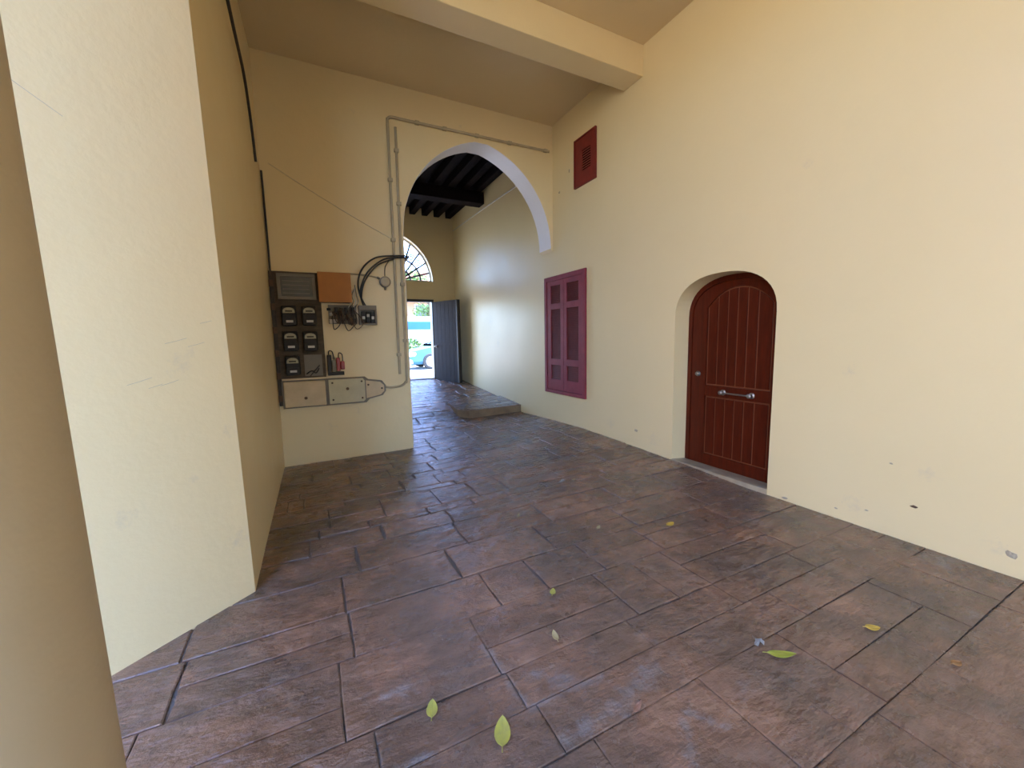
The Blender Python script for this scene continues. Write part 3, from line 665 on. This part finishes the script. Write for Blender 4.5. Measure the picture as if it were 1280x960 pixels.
# cables and conduits
def cable(name, pts, r, m, label, cat='cable', group=None, k=10, sm=True):
    return tag(obj(name, tube(NB(), spline(pts, k) if k else pts, r, 8), m, smooth=sm), label, cat, group)
yc = YW - .05
cable('power_cable', [(.70, yc, 1.96), (.64, yc, 2.25), (.70, yc - .01, 2.47), (.88, yc - .02, 2.63), (1.13, yc, 2.68), (1.32, yc + .01, 2.69), (1.34, yc + .2, 2.69)], .011, M['cable'], 'topmost black cable arching from the switch box to the arch edge', 'cable', 'black cables over the switch box')
cable('power_cable', [(.73, yc, 1.96), (.66, yc - .02, 2.16), (.76, yc - .03, 2.42), (.96, yc - .03, 2.60), (1.15, yc, 2.655), (1.32, yc + .01, 2.665), (1.335, yc + .2, 2.66)], .011, M['cable'], 'middle black cable arching from the switch box to the arch edge', 'cable', 'black cables over the switch box')
cable('power_cable', [(.70, yc - .02, 1.98), (.67, yc - .03, 2.08), (.72, yc - .03, 2.30), (.90, yc - .03, 2.53), (1.13, yc, 2.635)], .010, M['cable'], 'lowest black cable arching from the switch box, ending by the conduits', 'cable', 'black cables over the switch box')
cable('thin_cable', [(1.0, YW - .03, 2.40), (1.01, YW - .04, 2.52), (1.07, YW - .04, 2.61), (1.14, YW - .03, 2.64)], .006, M['cable'], 'thin dark cable dropping into the round junction box', 'cable')
cable('thin_cable', [(.17, YW - .015, 2.402), (.55, YW - .015, 2.41), (.75, YW - .015, 2.40), (.92, YW - .02, 2.375)], .010, M['conduit'], 'grey cable running from the board top to the junction box', 'cable', k=6)
def conduit(name, pts, r, label, clips):
    t = empty(name, pts[0], label, 'conduit')
    obj('pipe', tube(NB(), spline(pts, 6), r, 10), M['conduit'], t, True)
    for c in clips:
        b = NB(); bx(b, c[0] - .03, c[0] + .03, YW - .05, YW, c[1] - .022, c[1] + .022, .004); obj('clip', b, M['conduit'], t)
cy = YW - .026
conduit('conduit', [(1.14, cy, 1.02), (1.14, cy, 2.0), (1.142, cy, 2.72), (1.144, cy, 3.6), (1.146, cy, 4.40), (1.155, cy, 4.49), (1.21, cy, 4.52), (1.4, cy, 4.52), (2.2, cy, 4.525), (3.2, cy, 4.53), (3.72, cy, 4.535)], .018, 'grey conduit rising beside the arch then turning along above it', [(1.14, 1.3), (1.142, 2.9), (1.145, 3.7), (1.55, 4.522), (1.95, 4.524), (2.45, 4.527), (3.0, 4.53), (3.65, 4.534)])
conduit('conduit', [(.935, cy, .845), (1.02, cy, .835), (1.15, cy, .85), (1.215, cy, .90), (1.235, cy, 1.0), (1.238, cy, 2.0), (1.24, cy, 3.0), (1.245, cy, 4.0), (1.248, cy, 4.40)], .017, 'grey conduit nearest the arch, curving at its foot into the cable box', [(1.238, 1.5), (1.24, 2.3), (1.245, 3.4), (1.247, 4.1)])
cable('painted_cable', [(-.30, YW - .005, 3.68), (.1, YW - .005, 3.45), (.6, YW - .005, 3.18), (1.10, YW - .008, 2.93)], .0055, M['creamcable'], 'thin cream-painted cable slanting down across the cross wall', 'cable', k=4)
xl_ = -.4 + .012
cable('wall_cable', [(xl_, 3.10, 4.80), (xl_, 3.40, 4.38), (xl_, 3.75, 4.22), (xl_, 4.3, 4.14), (xl_, 4.85, 4.08), (xl_, 5.18, 3.80), (xl_, 5.34, 3.47)], .013, M['cable'], 'black cable running down the dim return wall from the ceiling', 'cable', k=8)
cable('wall_cable', [(-.38, YW - .014, 3.58), (-.378, YW - .014, 3.2), (-.376, YW - .016, 2.8), (-.376, YW - .02, 2.39)], .012, M['cable'], 'black cable in the wall corner just above the meter board', 'cable', k=4)
cable('ceiling_cable', [(XR - .01, 6.29, 4.40), (XR - .01, 7.2, 4.44), (XR - .01, 9.0, 4.49), (XR - .01, 11.03, 4.52)], .012, M['whitecable'], 'pale cable running level along the passage wall below the joists', 'cable', k=4)

# ---------------------------------------------------------------- marks on the walls
def on_left(s, z, off=.0): return (-.4 - .7657 * s + .6432 * off - .011 * z, 2.76 - .6432 * s - .7657 * off, z)   # splayed face
for pts in ([(1.27, 2.66), (1.1, 2.62), (.95, 2.585), (.82, 2.545)], [(.80, 2.55), (.68, 2.52), (.55, 2.45)]):
    obj('crack', tube(NB(), [on_left(s, z, .0003) for s, z in pts], .0011, 5), M['crack'], wlf)
for s, z, a in ((.42, 1.33, .05), (.36, 1.30, .03), (.30, 1.31, .04), (.25, 1.52, .05), (.16, 1.50, .04), (.10, 1.62, .03)):
    obj('scuff', tube(NB(), [on_left(s + a, z - a * .25, .0004), on_left(s, z, .0004), on_left(s - a, z + a * .3, .0004)], .0009, 5), M['crack'], wlf)
def chip(y, z, ry, rz, m, tilt=0):
    b = NB(); n = 9; rg = random.Random(int(y * 97 + z * 31)); c = b.verts.new((XR - .004, y, z)); P = []
    for i in range(n):
        t = 2 * PI * i / n; q = rg.uniform(.65, 1.1); a, d = ry * q * math.cos(t), rz * q * math.sin(t)
        P.append(b.verts.new((XR - .0005, y + a * math.cos(tilt) - d * math.sin(tilt), z + a * math.sin(tilt) + d * math.cos(tilt))))
    for i in range(n): b.faces.new((P[i], P[(i + 1) % n], c))
    obj('chip', b, m, wr)
chip(1.155, .24, .022, .012, M['rust']); chip(.70, .105, .03, .025, M['chip'], .5); chip(1.42, .11, .016, .007, M['chip']); chip(2.02, -.005, .03, .012, M['chip']); chip(1.30, .52, .012, .008, M['chip']); chip(1.62, .05, .014, .007, M['chip']); chip(5.42, 4.08, .02, .03, M['chip']); chip(5.7, 3.85, .03, .02, M['chip']); chip(3.9, .25, .035, .02, M['chip'])

# ---------------------------------------------------------------- fallen leaves and scraps on the floor
def leaf(x, y, L, W, rz, m, label, cat='leaf', name='fallen_leaf', curl=.18, group='fallen leaves on the paving'):
    z = F(x, y) + .004
    t = empty(name, (x, y, z), label, cat, group, rz=rz)
    b = NB(); n = 8; rowsv = []
    for i in range(n + 1):
        u = i / n; wv = W * (math.sin(PI * u ** .85) ** .8) * .5; lx = (u - .5) * L
        lift = curl * L * ((u - .5) ** 2) * 1.2
        rowsv.append([b.verts.new((lx, wv * q, lift + curl * abs(q) * wv * .6 + .002 * math.sin(5 * u + 3 * q))) for q in (-1, -.5, 0, .5, 1)])
    for a, c in zip(rowsv, rowsv[1:]):
        for k in range(4): b.faces.new((a[k], a[k + 1], c[k + 1], c[k]))
    bmesh.ops.remove_doubles(b, verts=b.verts[:], dist=1e-5)
    bmesh.ops.solidify(b, geom=b.faces[:], thickness=.0012)
    o = obj('blade', b, m, t, True); o.location = (0, 0, .0025)
    v = tube(NB(), [((-.5 - .16) * L, 0, curl * L * .45), (-.5 * L, 0, curl * L * .32 + .002), (-.2 * L, 0, .005), (.2 * L, 0, .005), (.44 * L, 0, curl * L * .24)], [.0018, .0016, .0013, .001, .0006], 5)
    o = obj('stem', v, m, t); o.location = (0, 0, .0005)
leaf(.343, 1.464, .085, .045, 1.25, M['leaflime'], 'small yellow-green leaf lying nearest the column')
leaf(.556, 1.244, .125, .062, 1.12, M['leaflime'], 'largest yellow-green leaf, the closest one to the viewer')
leaf(2.489, 2.162, .085, .05, .1, M['leafyellow'], 'bright yellow leaf lying in front of the arched door')
leaf(1.944, 2.387, .06, .03, .6, M['leafpale'], 'dull yellowish leaf lying between the door and the arch')
leaf(1.183, 1.868, .06, .035, .9, M['leaflime'], 'tiny yellow-green leaf in the middle of the floor')
leaf(1.002, 1.562, .075, .03, 1.3, M['leafpale'], 'crumpled pale leaf beside the grey streaked joint', curl=.4)
leaf(1.88, .971, .13, .045, -.55, M['leafgreen'], 'long green leaf lying beside the white scrap')
leaf(2.473, .859, .07, .045, -.6, M['leafyellow'], 'small bright orange-yellow leaf near the right wall')
leaf(1.084, 1.079, .07, .022, .35, M['leafbrown'], 'pinkish brown dry leaf on the grey streak', curl=.35)
leaf(2.528, .577, .05, .035, -.3, M['leaforange'], 'orange-brown leaf furthest into the near right corner')
leaf(2.394, 3.35, .05, .03, .4, M['leafpale'], 'small straw-coloured leaf on the paving before the shutters')
leaf(1.491, 2.888, .07, .02, 1.0, M['leafpale'], 'thin pale sliver of leaf on the shiny paving')
def scrap(x, y, r, label):
    b = NB(); n = 13; rg = random.Random(int(x * 100)); c = b.verts.new((.2 * r, 0, .02)); P = []
    for i in range(n):
        t = 2 * PI * i / n; q = r * rg.uniform(.35, 1.15); P.append(b.verts.new((q * math.cos(t), .5 * q * math.sin(t), rg.uniform(0, .016) * (i % 2))))
    for i in range(n): b.faces.new((P[i], P[(i + 1) % n], c))
    bmesh.ops.solidify(b, geom=b.faces[:], thickness=.001)
    o = obj('paper_scrap', b, M['paper'], loc=(x, y, F(x, y) + .004)); tag(o, label, 'paper')
scrap(1.862, 1.065, .045, 'crumpled white paper scrap beside the long green leaf')
scrap(2.258, 3.373, .04, 'small white scrap on the paving before the shutters')

# ---------------------------------------------------------------- courtyard behind the viewer, street beyond the doorway
pts = [(-1.05, -.4), (1.3, -.4), (1.3, 1.9), (1.7, 2.25), (2.1, 2.35), (2.5, 2.25), (2.9, 1.9), (2.9, -.4), (XR, -.4), (XR, 5.4), (-1.05, 5.4)]
struct('wall_back_blocker', prism(NB(), pts, -3.9, -3.5, 'y'), M['wall'], 'unseen cream wall added behind the viewer, its small arch sized to limit daylight', 'wall')  # out of view; added with a narrowed arch to hold back light
for y in (-2.0,):
    bm = NB(); lathe(bm, [(cr_, -.1), (cr_ - .044, 2.5), (cr_ - .07, 5.0)], (cxn, y, 0), (0, 0, 1), 48)
    tag(obj('column', bm, M['wall'], smooth=True), 'plaster column of the porch standing behind the viewer', 'column', kind='structure')
b = NB(); bx(b, -25, -1.4, -30, 2.046, -.3, -.02); bx(b, -1.4, 25, -30, -3.5, -.3, -.02); struct('ground', b, M['courtyard'], 'pale stone ground of the open courtyard', 'ground')
b = NB(); bx(b, -7.5, -7, -8, 2.0, -.02, 5.5); struct('wall_bounce', b, M['ochre'], 'unseen ochre wall added across the courtyard to bounce warm sunlight', 'wall')  # out of view; added as a sunlit reflector for the porch
ZG = .37
b = NB(); bx(b, -30, 40, YS2, 70, ZG - .3, ZG); struct('ground', b, M['street'], 'pale sunlit street surface outside the doorway', 'ground')

# car parked across the doorway, nose towards the left
cx0, cyc = 3.28, 16.15
car = empty('car', (cx0 + 2.1, cyc, ZG), 'silver-blue parked car seen through the street doorway', 'car')
def loft(bm, secs, y):
    rings = []
    for (x, zb, zt, hw) in secs:
        pr = [(-hw * .86, zb), (-hw, zb + .12), (-hw, zb + (zt - zb) * .62), (-hw * .90, zt - .04), (-hw * .62, zt), (hw * .62, zt), (hw * .90, zt - .04), (hw, zb + (zt - zb) * .62), (hw, zb + .12), (hw * .86, zb)]
        rings.append([bm.verts.new((x, y + a, c)) for a, c in pr])
    for A, B in zip(rings, rings[1:]):
        for k in range(10): bm.faces.new((A[k], A[(k + 1) % 10], B[(k + 1) % 10], B[k]))
    bm.faces.new(rings[0]); bm.faces.new(rings[-1][::-1])
b = NB(); g = ZG
loft(b, [(cx0, g + .25, g + .55, .62), (cx0 + .10, g + .2, g + .68, .76), (cx0 + .5, g + .2, g + .80, .83), (cx0 + 1.15, g + .2, g + .92, .85), (cx0 + 2.2, g + .2, g + .95, .85), (cx0 + 3.5, g + .2, g + .97, .85), (cx0 + 4.0, g + .22, g + .95, .80), (cx0 + 4.2, g + .3, g + .80, .70)], cyc)
obj('body', b, M['carpaint'], car, True)
b = NB()
loft(b, [(cx0 + 1.05, g + .86, g + .93, .78), (cx0 + 1.75, g + .86, g + 1.40, .66), (cx0 + 2.1, g + .86, g + 1.47, .64), (cx0 + 3.2, g + .86, g + 1.45, .63), (cx0 + 3.95, g + .86, g + 1.0, .74)], cyc); obj('cabin', b, M['carglass'], car, True)
b = NB(); bx(b, cx0 + 1.75, cx0 + 3.25, cyc - .63, cyc + .63, g + 1.42, g + 1.49, .03); obj('roof', b, M['carpaint'], car)
for xw in (.90, 3.35):
    for sy in (-1, 1):
        yw = cyc + sy * .86
        wh = obj('wheel', lathe(NB(), [(.20, -.11), (.29, -.10), (.31, -.05), (.31, .05), (.29, .10), (.20, .11)], (cx0 + xw, yw - sy * .06, g + .31), (0, sy, 0), 24), M['tyre'], car, True)
        o = obj('rim', lathe(NB(), [(.205, .0), (.205, .04), (.17, .05), (.05, .03), (.04, .05)], (cx0 + xw, yw + sy * .02, g + .31), (0, sy, 0), 24), M['rim'], wh, True); o.location = (0, 0, 0)
for sy in (-1, 1):
    b = NB(); bx(b, cx0 + .04, cx0 + .38, cyc + sy * .60 - .14, cyc + sy * .60 + .20 * (sy > 0) + .0 + .12, g + .50, g + .66, .04); 
    b.free(); b = NB(); ya, yb = sorted((cyc + sy * .52, cyc + sy * .80)); bx(b, cx0 + .03, cx0 + .36, ya, yb, g + .50, g + .66, .04); obj('headlight', b, M['lamp'], car)
b = NB(); bx(b, cx0 - .06, cx0 + .25, cyc - .78, cyc + .78, g + .22, g + .42, .05); obj('bumper', b, M['white'], car)

# leafy shrub behind the car
rgf = random.Random(11)
def foliage(bm, c, r, n, s):
    for _ in range(n):
        d = V((rgf.gauss(0, 1), rgf.gauss(0, 1), rgf.gauss(0, 1))).normalized() * (rgf.random() ** .4)
        p = V(c) + V((d.x * r[0], d.y * r[1], d.z * r[2])); q = Matrix.Rotation(rgf.uniform(0, 6.3), 3, V((rgf.gauss(0, 1), rgf.gauss(0, 1), rgf.gauss(0, 1))).normalized())
        vs = [bm.verts.new(p + q @ V(k)) for k in ((-s, 0, 0), (0, -s * .45, s * .1), (s, 0, 0), (0, s * .45, s * .1))]; bm.faces.new(vs)
for i, (x, y, h, lab) in enumerate(((4.2, 18.4, 1.25, 'round green shrub behind the parked car, first beside the jamb'), (5.75, 18.6, 1.35, 'round green shrub behind the parked car, next to the door leaf'))):
    t = empty('shrub', (x, y, ZG), lab, 'shrub', 'shrubs across the street')
    b = NB(); foliage(b, (x, y, ZG + h * .55), (.62, .5, h * .45), 500, .10); o = obj('foliage', b, M['foliage'], t); o['kind'] = 'stuff'
    b = NB()
    for k in range(4): tube(b, [(x + .04 * k - .06, y, ZG), (x + (k - 1.5) * .14, y + .05, ZG + h * .7)], .018, 6)
    obj('stem', b, M['bark'], t)
# white hoarding with a blue band
hd = empty('hoarding', (7, 21, ZG), 'white board fence with a broad blue band across the street', 'fence')
for k in range(8): boxobj('panel', 1.5 + k * 1.5, 2.985 + k * 1.5, 21, 21.06, ZG, 2.74, M['white'], hd)
boxobj('blue_band', 1.5, 13.5, 20.985, 21.0, 2.06, 2.47, M['blue'], hd)
for k in range(9): boxobj('post', 1.45 + k * 1.5, 1.55 + k * 1.5, 21.06, 21.16, ZG, 2.85, M['white'], hd)
# house across the street
hs_ = empty('house', (7, 27, ZG), 'tan house with terracotta roof across the street', 'house')
boxobj('wall', 3.2, 14, 27, 34, ZG, 4.3, M['tan'], hs_)
b = NB(); prism(b, [(26.4, 4.2), (30.5, 6.6), (34.6, 4.2), (34.6, 4.05), (26.4, 4.05)], 2.8, 14.4, 'x'); obj('roof', b, M['roof'], hs_)
for x in (4.3, 6.4, 8.6, 10.8):
    o = boxobj('window', x, x + 1.0, 26.96, 27.05, 2.6, 3.9, M['white'], hs_); q = boxobj('pane', x + .08, x + .92, 26.94, 26.97, 2.68, 3.82, M['shade']); q.parent = o
# street tree
tr = empty('street_tree', (6.6, 24.2, ZG), 'thin street tree with sparse green leaves across the street', 'tree')
b = NB(); tube(b, [(6.6, 24.2, ZG), (6.55, 24.2, 2.2), (6.7, 24.2, 4.2)], [.10, .08, .05], 8)
for k in range(9):
    a = k * .7; z = 2.2 + k * .3
    tube(b, [(6.6, 24.2, z), (6.6 + 1.1 * math.cos(a), 24.2 + .9 * math.sin(a), z + .9), (6.6 + 1.7 * math.cos(a + .2), 24.2 + 1.3 * math.sin(a + .2), z + 1.3)], [.04, .025, .01], 6)
obj('trunk', b, M['bark'], tr, True)
b = NB()
for c in ((6.4, 24.2, 3.2), (7.4, 24.0, 4.6), (5.8, 24.3, 5.2)): foliage(b, c, (.8, .7, .6), 260, .12)
o = obj('foliage', b, M['foliage'], tr); o['kind'] = 'stuff'
